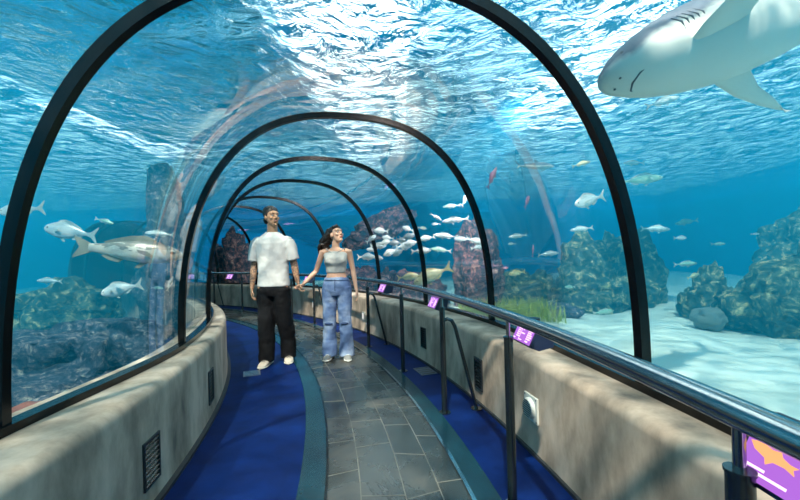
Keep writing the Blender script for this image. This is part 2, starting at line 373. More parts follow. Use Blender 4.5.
def info_panel(ph, label, scale=1.0, small=True, off=-.095, z=.818, shift=.09):
    """hangs beside the post at angle ph, on its camera side"""
    b, s, bar, t, q = panel_meshes()
    x = -.092
    rr = random.Random(int(ph*1000))
    if small:
        xr = [(-.088, -.058), (-.040, -.022), (-.004, .010), (.028, .068)]
        for k in range(6):
            y = .26+.095*k
            bar(-.070, -.070+.022+rr.random()*.008, y, y+.05)
            bar(.030, .030+.030+rr.random()*.014, y, y+.055)
        bar(-.092, -.072, .14, .19); bar(-.090, -.080, .80, .86); bar(-.030, -.006, .14, .18); bar(.030, .055, .14, .20)
        bar(-.018, .000, .78, .86); bar(-.012, -.004, .70, .78); bar(-.020, -.012, .62, .66); bar(-.030, .004, .45, .50)
        bar(-.037, -.0345, .10, .93)
    else:
        for x0, x1, y0, y1 in ((-.084, -.060, .84, .90), (-.078, -.070, .70, .84), (-.064, -.050, .80, .87), (-.055, -.046, .68, .80), (-.046, -.036, .78, .84), (-.060, -.057, .72, .80), (-.040, -.036, .70, .78)): bar(x0, x1, y0, y1)
        for k in range(7): bar(.010, .010+.060+rr.random()*.008, .84-.085*k, .885-.085*k)
        bar(-.09, -.020, .16, .20); bar(-.084, -.055, .23, .27); bar(.004, .020, .13, .22); bar(.024, .040, .13, .20); bar(.044, .062, .13, .22)
    root = empty('information_panel'); tag(root, label, 'information panel', 'lit information panels on the handrail')
    b.build('casing', case, root, smooth=False); sc = s.build('screen', screen, root, smooth=False); sc['label'] = 'glowing purple screen'
    t.build('lettering', screen_txt, sc, smooth=False)
    if not small:
        f = MB(); pts = [(-.090, .60), (-.074, .64), (-.056, .60), (-.044, .62), (-.040, .56), (-.028, .52), (-.016, .52), (-.022, .47), (-.018, .40), (-.032, .44), (-.050, .43), (-.058, .36), (-.062, .44), (-.080, .50)]
        f.loft([[q(px_, px_, ty, ty, k)[0] for px_, ty in pts] for k in (.001, .003)]); f.build('fish_picture', screen_fish, sc, smooth=False)
    h = MB(); h.box((0, .012, .055), (.05, .03, .03)); h.build('bracket', darksteel, root)
    ph2 = ph-(shift*scale)/RR
    p = P(RR-off, ph2, z)
    root.location = p; root.rotation_euler = (0, 0, ph2-PI/2+PI*0)
    # local +x must run back towards the camera (decreasing phi); -y towards the tunnel axis
    root.rotation_euler = (0, 0, ph2-PI/2)
    root.scale = (scale,)*3
    return root
info_panel(.0235, 'nearest lit purple screen with an orange fish picture, cut by the right edge', 1.15, False, off=-.088, z=.834, shift=.054)
info_panel(.1245, 'purple screen panel on second nearest rail post', .98, z=.830, shift=.035)
info_panel(.2630, 'purple screen panel straddling the post with the slanted brace nearest the camera', 1.0, z=.800, shift=.05)
info_panel(.407, 'small purple screen panel right beside the woman in jeans', 1.1)
info_panel(.685, 'small purple screen panel seen between the man and woman', 1.2)
info_panel(.995, 'far purple screen panel left of the man, near tunnel end', 1.35)
info_panel(1.14, 'farthest purple screen panel, seen through the glass beyond the left curb', 1.5)

# ------------------------------------------------------------------ vents, plates
def grille(name, r, ph, z, wd, ht, label, side, n=9):
    root = empty(name); tag(root, label, 'vent', 'dark vents in the curb walls')
    b = MB(); 
    for x in (-1, 1): b.box((x*wd/2, 0, 0), (.01, .014, ht+.01))
    for s in (-1, 1): b.box((0, 0, s*ht/2), (wd, .014, .01))
    b.box((0, .006, 0), (wd, .004, ht)); b.build('frame', dark, root, False)
    b = MB()
    for k in range(n): b.box((0, -.001, -ht/2+ht*(k+.5)/n), (wd-.01, .012, .006), Matrix.Rotation(R(30), 3, 'X'))
    b.build('slats', black, root, False)
    root.location = P(r, ph, z); root.rotation_euler = (0, 0, ph+(PI/2 if side < 0 else -PI/2))
grille('wall_vent', 9.478, .158, .22, .15, .22, 'black slatted vent in left curb wall nearest the camera', -1)
grille('wall_vent', 9.478, .272, .24, .15, .24, 'black slatted vent farther along the left curb wall', -1)
grille('wall_vent', 11.537, .2335, .24, .13, .24, 'black slatted vent low in the right curb wall behind the brace', 1)
grille('wall_vent', 11.537, .345, .28, .13, .22, 'black slatted vent in right curb wall beyond the second brace', 1)
# round white fan vent
root = empty('fan_vent'); tag(root, 'square white plastic fan vent with round louvred cover on right wall', 'vent')
b = MB(); b.box((0, 0, 0), (.15, .012, .15)); b.build('plate', white, root, False)
b = MB()
b.tube([(0, -.004, 0), (0, -.03, 0)], [.062, .054], 28)
h = b.build('louvre_hood', white, root)
b = MB()
for k in range(8):
    z = -.045+.09*k/7; wdt = 2*math.sqrt(max(.052**2-z*z, 0)); b.box((0, -.0305, z), (wdt, .004, .005))
b.build('slots', dark, h, False)
b = MB()
for x in (-.065, .065):
    for z in (-.065, .065): b.tube([(x, -.005, z), (x, -.008, z)], .004, 8)
b.build('screws', dark, root)
phf = .164
root.location = P(11.534, phf, .275); root.rotation_euler = (0, 0, phf-PI/2)
for i, ph in enumerate((.52, .70, .86)):
    root = empty('wall_light'); tag(root, ['small pale wall light on the curb behind the woman, nearest of three', 'small pale wall light on the curb between the couple', 'small pale wall light on the far curb left of the man'][i], 'light', 'small lights on the right curb wall')
    b = MB(); b.box((0, 0, 0), (.09, .02, .13)); b.build('housing', white, root, False)
    b = MB(); b.box((0, -.012, 0), (.05, .01, .09)); b.build('lens', emis('lens', (1, .97, .9), .8), root, False)
    root.location = P(11.53, ph, .27); root.rotation_euler = (0, 0, ph-PI/2)
def plate(r, ph, label, sx, sy):
    b = MB(); b.box((0, 0, .003), (sx, sy, .006)); root = b.build('floor_hatch', mat('hatch metal', (.16, .19, .24), .35, .7), smooth=False); tag(root, label, 'hatch', 'metal hatches in the carpet')
    b = MB()
    for k in range(4): b.box((0, -sy/2+sy*(k+.5)/4, .007), (sx*.8, .012, .002))
    b.build('ribs', steel, root, False)
    root.location = P(r, ph, .0); root.rotation_euler = (0, 0, ph)
plate(9.72, .385, 'grey metal hatch in the blue carpet beside the left curb', .17, .20)
plate(11.42, .318, 'grey metal hatch in the blue carpet behind the rail posts', .17, .26)

# ------------------------------------------------------------------ rocks
def rock_obj(name, c, d, seed, m, label, cat='rock', amp=.35, sub=5, freq=1.6, group=None, rot=(0, 0, 0)):
    bm = bmesh.new(); bmesh.ops.create_icosphere(bm, subdivisions=sub, radius=1)
    off = Vector((seed*7.3, seed*3.1, seed*5.7)); Mr = Matrix.Rotation(rot[2], 3, 'Z') @ Matrix.Rotation(rot[1], 3, 'Y') @ Matrix.Rotation(rot[0], 3, 'X')
    mean = (d[0]*d[1]*d[2])**(1/3)
    for v in bm.verts:
        p = v.co.copy(); q = Vector((p.x*d[0], p.y*d[1], p.z*d[2]))
        n1 = noise.fractal(q*freq/mean*.8+off, .9, 2.1, 5); n2 = noise.ridged_multi_fractal(q*2.2/mean+off, .8, 2.2, 5, .9, 2)
        k = 1+amp*n1+amp*.35*(n2-1)
        q = q*k
        q.z += .06*mean*math.sin(q.z*14/mean+n1*3)
        v.co = Mr @ q
    me = bpy.data.meshes.new(name); bm.to_mesh(me); bm.free(); me.polygons.foreach_set('use_smooth', [True]*len(me.polygons)); me.materials.append(m)
    o = lnk(bpy.data.objects.new(name, me)); o.location = c
    return tag(o, label, cat, group)
rock_obj('reef_rock', (6.1, 5.5, .3), (1.1, .95, .98), 1, rock, 'big knobbly rock with yellowish crust at the right edge on the sand')
rock_obj('reef_rock', (8.4, 7.4, .5), (1.2, 1.0, 1.45), 21, rock, 'tall shadowy rock rising behind the big rock at the right edge')
rock_obj('reef_rock', (4.75, 8.7, .1), (1.25, .9, 1.45), 2, rock, 'broad hazy rock mass behind the near rib on right, tallest of that side')
rock_obj('reef_rock', (5.55, 6.9, .1), (.40, .42, .80), 3, rock, 'rounded dim rock dome between the broad hazy mass and right edge rock')
rock_obj('reef_rock', (3.3, 10.2, .0), (.8, .6, .8), 4, rock, 'low hazy rock left of the broad rock mass on far sand')
rock_obj('boulder', (4.85, 6.0, .10), (.24, .22, .2), 5, mat('pale boulder', (.17, .21, .19), .9), 'small round boulder alone on the pale sand', 'rock', .2, 4)
rock_obj('boulder', (2.9, 7.2, .08), (.5, .3, .17), 15, greyrock, 'flat pale stone lying on the sand beyond the purple screens', 'rock', .2, 4)
rock_obj('rock_pillar', (1.75, 8.6, .6), (.55, .6, 1.35), 6, redrock, 'tall brown rock pillar just left of the second rib from the camera', 'rock', .3)
rock_obj('rock_outcrop', (-.50, 9.7, 1.95), (1.0, .5, .34), 7, redrock, 'reddish overhanging rock outcrop high above the fish school', 'rock', .35, rot=(0, -.42, 0))
rock_obj('reef_rock', (-.7, 10.0, .2), (.85, .7, .75), 8, redrock, 'purplish rock column holding up the reddish outcrop')
rock_obj('reef_rock', (.35, 8.9, .1), (.8, .5, .75), 9, redrock, 'low purplish reef rock under the silver fish school')
rock_obj('rock_column', (-5.0, 11.6, .8), (.42, .4, 1.35), 10, redrock, 'dark upright rock column left of the man, thicker of the pair', 'rock')
rock_obj('rock_column', (-5.7, 11.9, .7), (.28, .3, 1.2), 11, redrock, 'dark upright rock column left of the man, thinner of the pair', 'rock')
# left side, inside the bend
rock_obj('reef_rock', (-3.35, 3.9, .08), (.85, 1.15, .50), 12, greyrock, 'long grey purple rubble mound behind the left glass', freq=2.4)
rock_obj('reef_rock', (-2.25, 2.75, .05), (.36, .55, .32), 13, greyrock, 'low bluish rubble ridge hugging the left glass below the long mound', freq=2.6)
rock_obj('reef_rock', (-5.3, 2.7, .05), (1.1, .9, .42), 14, greyrock, 'dark blue reef mound at the far left bottom', freq=2.2)
rock_obj('reef_rock', (-5.9, 6.6, .35), (.8, .6, .55), 16, rock, 'rounded rock with a pale crusted top at mid left')
rock_obj('reef_rock', (-8.1, 6.6, .3), (1.5, .7, .75), 17, rock, 'long dim reef ridge in the blue distance on the left')
rock_obj('rock_column', (-4.05, 6.6, 1.25), (.30, .35, 1.75), 18, greyrock, 'tall dark rock column reaching up beside the left second rib', 'rock', .22)
rock_obj('rock_column', (-5.1, 7.9, .9), (.38, .35, 1.15), 19, greyrock, 'shorter dim rock column behind the large mottled fish', 'rock', .22)
rock_obj('reef_rock', (-2.22, 2.22, .10), (.30, .30, .27), 20, noisy('red brown crust', [(.3, (.14, .04, .03)), (.55, (.42, .13, .09)), (.7, (.7, .36, .28))], scale=6, detail=9, rough=.9, bump=.8, bdist=.04), 'red brown crusted rock at the bottom left corner of the glass', amp=.2)
# yellow-green sea grass at the foot of the pillar: uncountable blades
gm = MB(); rg = random.Random(8)
for k in range(900):
    x, y = rg.uniform(1.15, 2.75), rg.uniform(6.3, 7.6)
    h_ = rg.uniform(.18, .42); a = rg.uniform(0, 2*PI); dx, dy = .012*math.cos(a), .012*math.sin(a); lx, ly = rg.uniform(-.1, .1), rg.uniform(-.1, .1)
    gm.add([(x-dx, y-dy, .0), (x+dx, y+dy, .0), (x+dx*.8+lx*.4, y+dy*.8+ly*.4, h_*.6), (x-dx*.8+lx*.4, y-dy*.8+ly*.4, h_*.6), (x+lx, y+ly, h_)], [(0, 1, 2, 3), (3, 2, 4)])
tag(gm.build('sea_grass', mat('sea grass', (.42, .50, .10), .6)), 'patch of yellow green sea grass at the foot of the brown pillar', 'sea grass', kind='stuff')

# ------------------------------------------------------------------ fish
def fish_mat(name, back, side, belly, spot=0, zs=1):
    m = mat(name, side, .35, .15, .6); b = m.node_tree.nodes['Principled BSDF']
    t = N(m, 'ShaderNodeTexCoord'); sx = N(m, 'ShaderNodeSeparateXYZ'); L(m, t.outputs['Generated'], sx.inputs[0])
    nz = N(m, 'ShaderNodeTexNoise', Scale=9, Detail=5); L(m, t.outputs['Generated'], nz.inputs['Vector'])
    ad = N(m, 'ShaderNodeMath', operation='MULTIPLY_ADD'); ad.inputs[1].default_value = .25+spot; L(m, nz.outputs['Fac'], ad.inputs[0]); L(m, sx.outputs[2], ad.inputs[2])
    o = .125+spot/2
    r = ramp(m, ad.outputs[0], [(.25+o, belly), (.45+o, side), (.62+o, side), (.80+o, back)]); L(m, r.outputs[0], b.inputs['Base Color']); return m
FM = {'silver': fish_mat('silver scales', (.42, .47, .48), (.72, .74, .72), (.86, .86, .84)),
      'yellow': fish_mat('yellowish scales', (.48, .42, .22), (.74, .66, .38), (.85, .80, .62)),
      'spotted': fish_mat('mottled scales', (.22, .20, .17), (.55, .50, .43), (.82, .80, .72), .5),
      'green': fish_mat('green silver scales', (.20, .40, .30), (.48, .68, .50), (.75, .85, .70)),
      'pink': fish_mat('pink scales', (.65, .22, .38), (.85, .38, .50), (.92, .62, .66))}
eye_m = mat('fish eye', (.01, .01, .012), .15)
KINDS_ = {  # body stations (x from nose 0 to tail root 1): half height, half width ; fins
 'bream': dict(h=[(0, .012), (.05, .07), (.14, .108), (.30, .158), (.48, .162), (.66, .122), (.82, .066), (.94, .034), (1, .032)], wd=.42, tail=(.17, .16)),
 'slim': dict(h=[(0, .010), (.05, .04), (.14, .068), (.30, .095), (.50, .10), (.68, .075), (.84, .042), (.95, .022), (1, .022)], wd=.6, tail=(.15, .11)),
 'bass': dict(h=[(0, .018), (.05, .048), (.13, .078), (.28, .11), (.48, .112), (.66, .09), (.82, .06), (.94, .042), (1, .044)], wd=.62, tail=(.13, .105)),
}
def interp(t, tab):
    for (a, x), (b, y) in zip(tab, tab[1:]):
        if t <= b: u = (t-a)/(b-a); return x+(y-x)*u
    return tab[-1][1]
def fish_mesh(kind):
    K = KINDS_[kind]; BL = .83; b = MB(); rings = []; n = 16
    for i in range(25):
        t = (i/24)**1.15; h_ = interp(t, K['h']); w_ = h_*K['wd']*(1 if t < .7 else 1-.5*(t-.7)/.3)
        x = .5-t*BL
        rings.append([Vector((x, w_*math.cos(2*PI*k/n), h_*math.sin(2*PI*k/n)*(1 if math.sin(2*PI*k/n) > 0 else .88))) for k in range(n)])
    b.loft(rings, 0)
    def fin(poly, th=.006, axis='y', M=None, mi=1):
        A = [Vector((x, -th, z)) for x, z in poly]; B = [Vector((x, th, z)) for x, z in poly]
        c = sum((Vector((x, 0, z)) for x, z in poly), Vector())/len(poly)
        if M: A = [M @ v for v in A]; B = [M @ v for v in B]
        b.loft([A, B], mi)
    tl, th_ = K['tail']; x0 = .5-BL; s = K['h'][-1][1]
    fin([(x0+.03, s*.8), (x0-.05, s*1.6), (x0-tl, th_), (x0-tl*.95, th_*.72), (x0-tl*.62, .0), (x0-tl*.95, -th_*.72), (x0-tl, -th_), (x0-.05, -s*1.6), (x0+.03, -s*.8)])
    hh = lambda t: interp(t, K['h'])
    top = [(.5-t*BL, hh(t)*.9) for t in (.28, .4, .55, .7, .82)]
    up = [(.5-t*BL-.01, hh(t)+k) for t, k in ((.84, .012), (.72, .03), (.56, .045), (.42, .05), (.32, .028))]
    fin(top+up)
    bot = [(.5-t*BL, -hh(t)*.8) for t in (.62, .72, .82)]; lo = [(.5-t*BL-.02, -hh(t)*.88-k) for t, k in ((.84, .01), (.76, .035), (.66, .035))]
    fin(bot+lo); fin([(.5-.36*BL, -hh(.36)*.8), (.5-.44*BL, -hh(.44)*.8), (.5-.50*BL, -hh(.5)*.9-.05), (.5-.46*BL, -hh(.5)*.9-.055)])
    for sg in (-1, 1):
        M = Matrix.Translation((.5-.29*BL, sg*hh(.29)*K['wd']*.9, -.03)) @ Matrix.Rotation(sg*R(-28), 4, 'Z') @ Matrix.Rotation(R(18), 4, 'Y')
        fin([(0, .012), (-.06, .028), (-.14, .012), (-.12, -.012), (-.04, -.016), (0, -.012)], .004, M=M)
        t = .105; b.ball((.5-t*BL, sg*hh(t)*K['wd']*.86, hh(t)*.28), (.017, .010, .017), 10, 6, mi=2)
    return b
PROTO = {}
finm = mat('fish fin', (.62, .66, .62), .45)
tailm = mat('dusky fin', (.26, .25, .20), .5); yfin = mat('yellow fin', (.70, .60, .28), .5); pfin = mat('pink fin', (.8, .3, .45), .5)
FF = {'silver': finm, 'yellow': yfin, 'spotted': tailm, 'green': finm, 'pink': pfin}
def fish(px, py, lpx, D, face, tilt, kind, colr, label, group=None, yaw=0, name=None):
    key = (kind, colr)
    nm = name or {'bream': 'sea_bream', 'slim': 'slender_fish', 'bass': 'sea_bass'}[kind]
    if key not in PROTO:
        o = fish_mesh(kind).build(nm, [FM[colr], FF[colr], eye_m]); PROTO[key] = o
    else:
        s = PROTO[key]; o = s.copy(); o.name = nm; COL.objects.link(o)
    tag(o, label, 'fish', group)
    if 'group' in o and not group: del o['group']
    ln = lpx*D/380/max(.35, math.cos(R(yaw)))
    o.location = at(px, py, D); o.scale = (ln, ln, ln)
    # the photo's direction of the sight line decides how the side is seen; fish keep a world heading
    base = 0 if face == 'R' else PI
    o.rotation_euler = (0, R(-tilt) , base+R(yaw))
    return o
# (x, y, length, distance, faces, tilt up of the head, kind, colour, label, group, yaw)
FISH = [
 (127, 251, 104, 3.1, 'R', -7, 'bass', 'spotted', 'large mottled fish swimming right behind the left glass', None, 8),
 (71, 232, 54, 3.6, 'L', 10, 'bream', 'silver', 'silver fish above the tail of the large mottled fish'),
 (22, 210, 46, 3.2, 'L', -4, 'bream', 'silver', 'silver fish half hidden by the near left rib'),
 (122, 289, 43, 3.4, 'L', -12, 'bream', 'silver', 'silver fish below the large mottled fish'),
 (104, 221, 20, 5.5, 'R', -18, 'slim', 'green', 'thin dim fish above the large mottled fish'),
 (160, 234, 30, 5.0, 'L', 6, 'slim', 'silver', 'pale slender fish near the top of the left second rib'),
 (170, 284, 14, 4.2, 'R', 70, 'slim', 'silver', 'small silver fish turned upright beside the left second rib', None, 30),
 (50, 281, 26, 5.5, 'L', 3, 'slim', 'silver', 'faint slender fish just right of the near left rib'),
 (157, 288, 13, 6.0, 'R', -5, 'slim', 'green', 'tiny greenish fish left of the upright silver one'),
 (590, 200, 38, 4.5, 'L', -15, 'bream', 'silver', 'bright silver fish in open water left of the near right rib', None, 20),
 (582, 229, 24, 6.5, 'L', -6, 'slim', 'silver', 'slender silver fish beneath the bright silver fish'),
 (581, 164, 20, 7, 'R', 14, 'slim', 'yellow', 'yellowish fish under the ripples right of the small shark'),
 (518, 236, 19, 7, 'L', -6, 'slim', 'silver', 'slender fish swimming above the yellowish grass patch', None, 0),
 (512, 244, 8, 8, 'L', 0, 'bream', 'silver', 'tiny silver fish just below a slender one, right of second rib'),
 (548, 254, 22, 8, 'R', 4, 'slim', 'silver', 'faint slender fish low in open water at the centre right'),
 (492, 178, 24, 5.0, 'R', 62, 'slim', 'pink', 'long pink fish tilted steeply right of the second rib', None, 20),
 (527, 202, 12, 5.5, 'R', 50, 'bream', 'pink', 'small pink fish right of the long pink one', None, 45),
 (533, 251, 10, 6, 'R', 80, 'slim', 'pink', 'tiny upright pink fish in the centre right water', None, 40),
 (505, 268, 7, 7, 'R', 0, 'bream', 'pink', 'tiny pink fish beside the second rib near the rocks'),
 (517, 273, 17, 6.0, 'L', -8, 'bream', 'yellow', 'pale yellow round fish right of the second rib'),
 (570, 287, 11, 7.5, 'L', 0, 'bream', 'green', 'small pale green fish low in the open water'),
 (603, 312, 22, 7.5, 'R', 5, 'slim', 'green', 'faint fish hovering over the far sand'),
 (640, 180, 46, 6.2, 'R', 5, 'slim', 'green', 'long green fish passing behind the near right rib'),
 (634, 163, 22, 7, 'L', 0, 'slim', 'silver', 'faint fish just above the long green one'),
 (655, 229, 30, 6.8, 'R', -3, 'slim', 'silver', 'slender fish skimming over the broad hazy rock'),
 (680, 238, 13, 7.5, 'R', 0, 'bream', 'silver', 'small bright fish at the edge of the broad hazy rock'),
 (687, 222, 24, 9, 'L', -8, 'slim', 'green', 'dim fish in deep blue water right of the near rib'),
 (755, 234, 9, 8, 'R', 0, 'slim', 'silver', 'tiny bright speck of a fish in deep blue water'),
 (780, 229, 20, 8, 'R', 10, 'slim', 'green', 'dim greenish fish near the right edge'),
 (718, 244, 15, 9, 'R', 0, 'slim', 'green', 'dim small fish above the rounded dome'),
 (685, 264, 24, 7, 'R', 2, 'slim', 'green', 'green fish gliding above the rounded rock dome'),
 (693, 276, 13, 6.5, 'R', 20, 'bream', 'yellow', 'small yellow fish left of the rounded rock dome'),
 (662, 102, 36, 5.5, 'R', 15, 'slim', 'silver', 'slender silver fish under the chin of the big shark'),
 (433, 275, 42, 6.4, 'L', -22, 'bream', 'yellow', 'large pale yellow fish below the school', None, 10),
 (408, 277, 22, 6.6, 'R', 5, 'bream', 'yellow', 'pale yellowish round fish facing the large yellow one'),
 (456, 220, 28, 6.8, 'L', -6, 'slim', 'silver', 'silver fish swimming left, highest of the full size school fish'),
 (436, 217, 14, 7, 'R', -32, 'slim', 'silver', 'silver fish diving right at the top of the school'),
 (436, 224, 9, 7.4, 'L', -3, 'bream', 'silver', 'tiny round fish under the diving one'),
 (422, 228, 9, 7.8, 'R', -8, 'bream', 'green', 'small dim fish left of the tiny round one'),
 (465, 200, 14, 6.6, 'R', 55, 'bream', 'silver', 'pale fish turned upward near the second rib', None, 30),
 (452, 206, 18, 7.6, 'L', -4, 'slim', 'green', 'faint fish left of the one turned upward'),
 (427, 238, 17, 6.6, 'L', -8, 'bream', 'silver', 'round silver fish just right of the third rib'),
 (446, 236, 26, 6.9, 'L', 6, 'slim', 'silver', 'slender silver fish in the middle of the school'),
 (462, 239, 16, 7.0, 'L', 0, 'bream', 'silver', 'silver fish touching the mid school slender fish'),
 (475, 241, 20, 6.6, 'R', -20, 'bream', 'silver', 'silver fish at the right end of the school'),
 (478, 247, 16, 6.9, 'R', 12, 'bream', 'silver', 'silver fish just under the right end of the school'),
 (421, 251, 20, 6.4, 'R', 2, 'bream', 'silver', 'rounded silver fish hard against the third rib'),
 (441, 250, 22, 7.6, 'L', 8, 'slim', 'green', 'faint greenish fish in the lower school'),
]
for row in FISH:
    px, py, lpx, D, face, tilt, kind, colr, label = row[:9]
    fish(px, py, lpx, D, face, tilt, kind, colr, label, row[9] if len(row) > 9 else None, row[10] if len(row) > 10 else 0)
SCH = [(407, 237, 14, 'R', 12), (412, 243, 15, 'L', -10), (404, 246, 16, 'R', 6), (396, 243, 13, 'L', 0), (391, 252, 15, 'L', -25), (399, 252, 13, 'L', -30), (384, 243, 12, 'R', 20), (378, 246, 15, 'R', 0),
       (371, 239, 11, 'R', 35), (381, 231, 14, 'L', 4), (366, 257, 16, 'R', 0), (377, 258, 11, 'R', -8), (408, 229, 11, 'L', 20), (414, 234, 9, 'R', 30), (388, 238, 11, 'L', 8), (401, 240, 10, 'R', -15), (372, 250, 10, 'L', 8)]
for i, (px, py, l_, fc, tl) in enumerate(SCH):
    o = fish(px, py, l_*1.1, 6.0+.2*((i*7) % 5), fc, tl, 'bream', 'silver', 'small silver fish in the dense school left of the third rib', 'silver fish of the dense school left of the third rib'); o.scale.z *= 1.22

# ------------------------------------------------------------------ sharks
def shark_mesh():
    b = MB(); n = 28
    st = [(1.20, .004, .006), (1.19, .022, .034), (1.165, .042, .066), (1.12, .070, .100), (1.05, .104, .130), (.95, .140, .165), (.82, .178, .200), (.65, .215, .225), (.45, .240, .240), (.2, .240, .235), (0, .225, .21), (-.25, .185, .165), (-.5, .135, .115), (-.75, .085, .072), (-.95, .048, .042), (-1.08, .034, .028), (-1.15, .028, .022)]
    rings = []
    for x, hz, hy in st:
        zc = -.015+.02*math.sin(x*1.5)
        hz *= 1.12; hy *= 1.06
        rings.append([Vector((x, hy*math.cos(2*PI*k/n), zc+hz*math.sin(2*PI*k/n)*(1.0 if math.sin(2*PI*k/n) > 0 else .82))) for k in range(n)])
    b.loft(rings, 0)
    def foil(root, tip_chain, th0=.022):
        """list of (leading point, trailing point, thickness) sections"""
        secs = []
        for le, te, th, nrm in tip_chain:
            le, te, nrm = Vector(le), Vector(te), Vector(nrm).normalized(); sec = []
            for k in range(12):
                t = 2*PI*k/12; c = (1-math.cos(t))/2; s = math.sin(t)
                sec.append(le+(te-le)*c+nrm*th*s*(1-.55*c))
            secs.append(sec)
        b.loft(secs, 0)
    for s in (-1, 1):   # pectorals: broad root, swept back
        sw = -.16 if s > 0 else .52; rt = -.02 if s > 0 else .30
        foil(0, [((l_-rt-k*sw, s*y, z), (t-rt-k*sw*.85, s*(y-d_), z-.005), th, (0, 0, 1))
                 for k, l_, t, y, d_, z, th in ((0, .76, .36, .12, 0, -.09, .035), (.25, .72, .40, .25, .0, -.11, .026), (.6, .62, .38, .42, .02, -.14, .018), (1.0, .47, .29, .60, .04, -.165, .011), (1.3, .30, .20, .75, .04, -.18, .006), (1.5, .16, .13, .84, .015, -.185, .002))])
        foil(0, [((-.28, s*.08, -.10), (-.46, s*.07, -.09), .014, (0, 0, 1)), ((-.36, s*.20, -.13), (-.48, s*.18, -.13), .007, (0, 0, 1)), ((-.46, s*.25, -.14), (-.50, s*.24, -.14), .002, (0, 0, 1))])
        b.ball((1.075, s*.112, .035), (.016, .008, .014), 12, 8, mi=1)
        for k in range(5):   # gill slits
            x = .80-.032*k; hy = (.205+.004*k)*1.06
            b.tube([(x, s*(hy-.007), .055), (x-.010, s*(hy+.003), -.005), (x-.004, s*(hy-.018), -.055)], [.002, .0045, .002], 6, mi=1)
    foil(0, [((.20, 0, .20), (-.14, 0, .19), .024, (0, 1, 0)), ((.06, 0, .34), (-.14, 0, .33), .014, (0, 1, 0)), ((-.06, 0, .44), (-.16, 0, .43), .006, (0, 1, 0)), ((-.13, 0, .47), (-.17, 0, .46), .002, (0, 1, 0))])
    foil(0, [((-.62, 0, .08), (-.76, 0, .07), .010, (0, 1, 0)), ((-.72, 0, .16), (-.80, 0, .15), .004, (0, 1, 0))])
    foil(0, [((-1.05, 0, .02), (-1.15, 0, -.02), .016, (0, 1, 0)), ((-1.28, 0, .22), (-1.34, 0, .14), .010, (0, 1, 0)), ((-1.50, 0, .40), (-1.52, 0, .36), .003, (0, 1, 0))])
    foil(0, [((-1.05, 0, -.02), (-1.15, 0, .01), .014, (0, 1, 0)), ((-1.16, 0, -.14), (-1.21, 0, -.08), .007, (0, 1, 0)), ((-1.26, 0, -.22), (-1.27, 0, -.20), .002, (0, 1, 0))])
    # mouth line under the snout
    mp = [(.985, -.085, -.085), (1.035, -.055, -.088), (1.055, 0, -.090), (1.035, .055, -.088), (.985, .085, -.085)]
    b.tube(mp, [.002, .005, .006, .005, .002], 8, mi=1)
    for s in (-1, 1): b.ball((1.13, s*.035, -.058), (.008, .006, .005), 8, 6, mi=1)
    return b
def shark_mat():
    m = mat('shark skin', rough=.5, spec=.35); b = m.node_tree.nodes['Principled BSDF']
    t = N(m, 'ShaderNodeTexCoord'); sx = N(m, 'ShaderNodeSeparateXYZ'); L(m, t.outputs['Object'], sx.inputs[0])
    nz = N(m, 'ShaderNodeTexNoise', Scale=5, Detail=6); L(m, t.outputs['Object'], nz.inputs['Vector'])
    ad = N(m, 'ShaderNodeMath', operation='MULTIPLY_ADD'); ad.inputs[1].default_value = .16; L(m, nz.outputs['Fac'], ad.inputs[0]); L(m, sx.outputs[2], ad.inputs[2])
    mr = N(m, 'ShaderNodeMapRange'); mr.inputs['From Min'].default_value = -.2; mr.inputs['From Max'].default_value = .4; L(m, ad.outputs[0], mr.inputs[0])
    r = ramp(m, mr.outputs[0], [(.0, (.84, .82, .76)), (.46, (.78, .76, .70)), (.52, (.17, .18, .23)), (1, (.13, .14, .18))]); L(m, r.outputs[0], b.inputs['Base Color']); return m
sk = shark_mat(); slit = mat('shark slit', (.10, .09, .10), .6)
big = shark_mesh().build('shark', [sk, slit])
tag(big, 'big shark seen from below with white belly at the upper right corner', 'shark')
SX = Vector((-.93, -.16, -.35)).normalized()
view = (at(700, 45, 1) - EYE).normalized(); Zd = view*.92+Vector((0, 0, 1))*.80; Zd = (Zd-SX*Zd.dot(SX)).normalized(); Yd = Zd.cross(SX)
snout = at(600, 82, 1.95)
SC = .92
M3 = Matrix((SX, Yd, Zd)).transposed()
big.matrix_world = Matrix.Translation(snout-M3 @ Vector((1.2*SC, 0, 0))) @ M3.to_4x4() @ Matrix.Scale(SC, 4)
sm_ = big.copy(); sm_.name = 'shark'; COL.objects.link(sm_); tag(sm_, 'small distant shark with upright fin below the ripples, centre right', 'shark')
sm_.matrix_world = Matrix.Translation(at(536, 166, 8.0)) @ Matrix.Rotation(R(-12), 4, 'Z') @ Matrix.Rotation(R(6), 4, 'Y') @ Matrix.Scale(.30, 4)
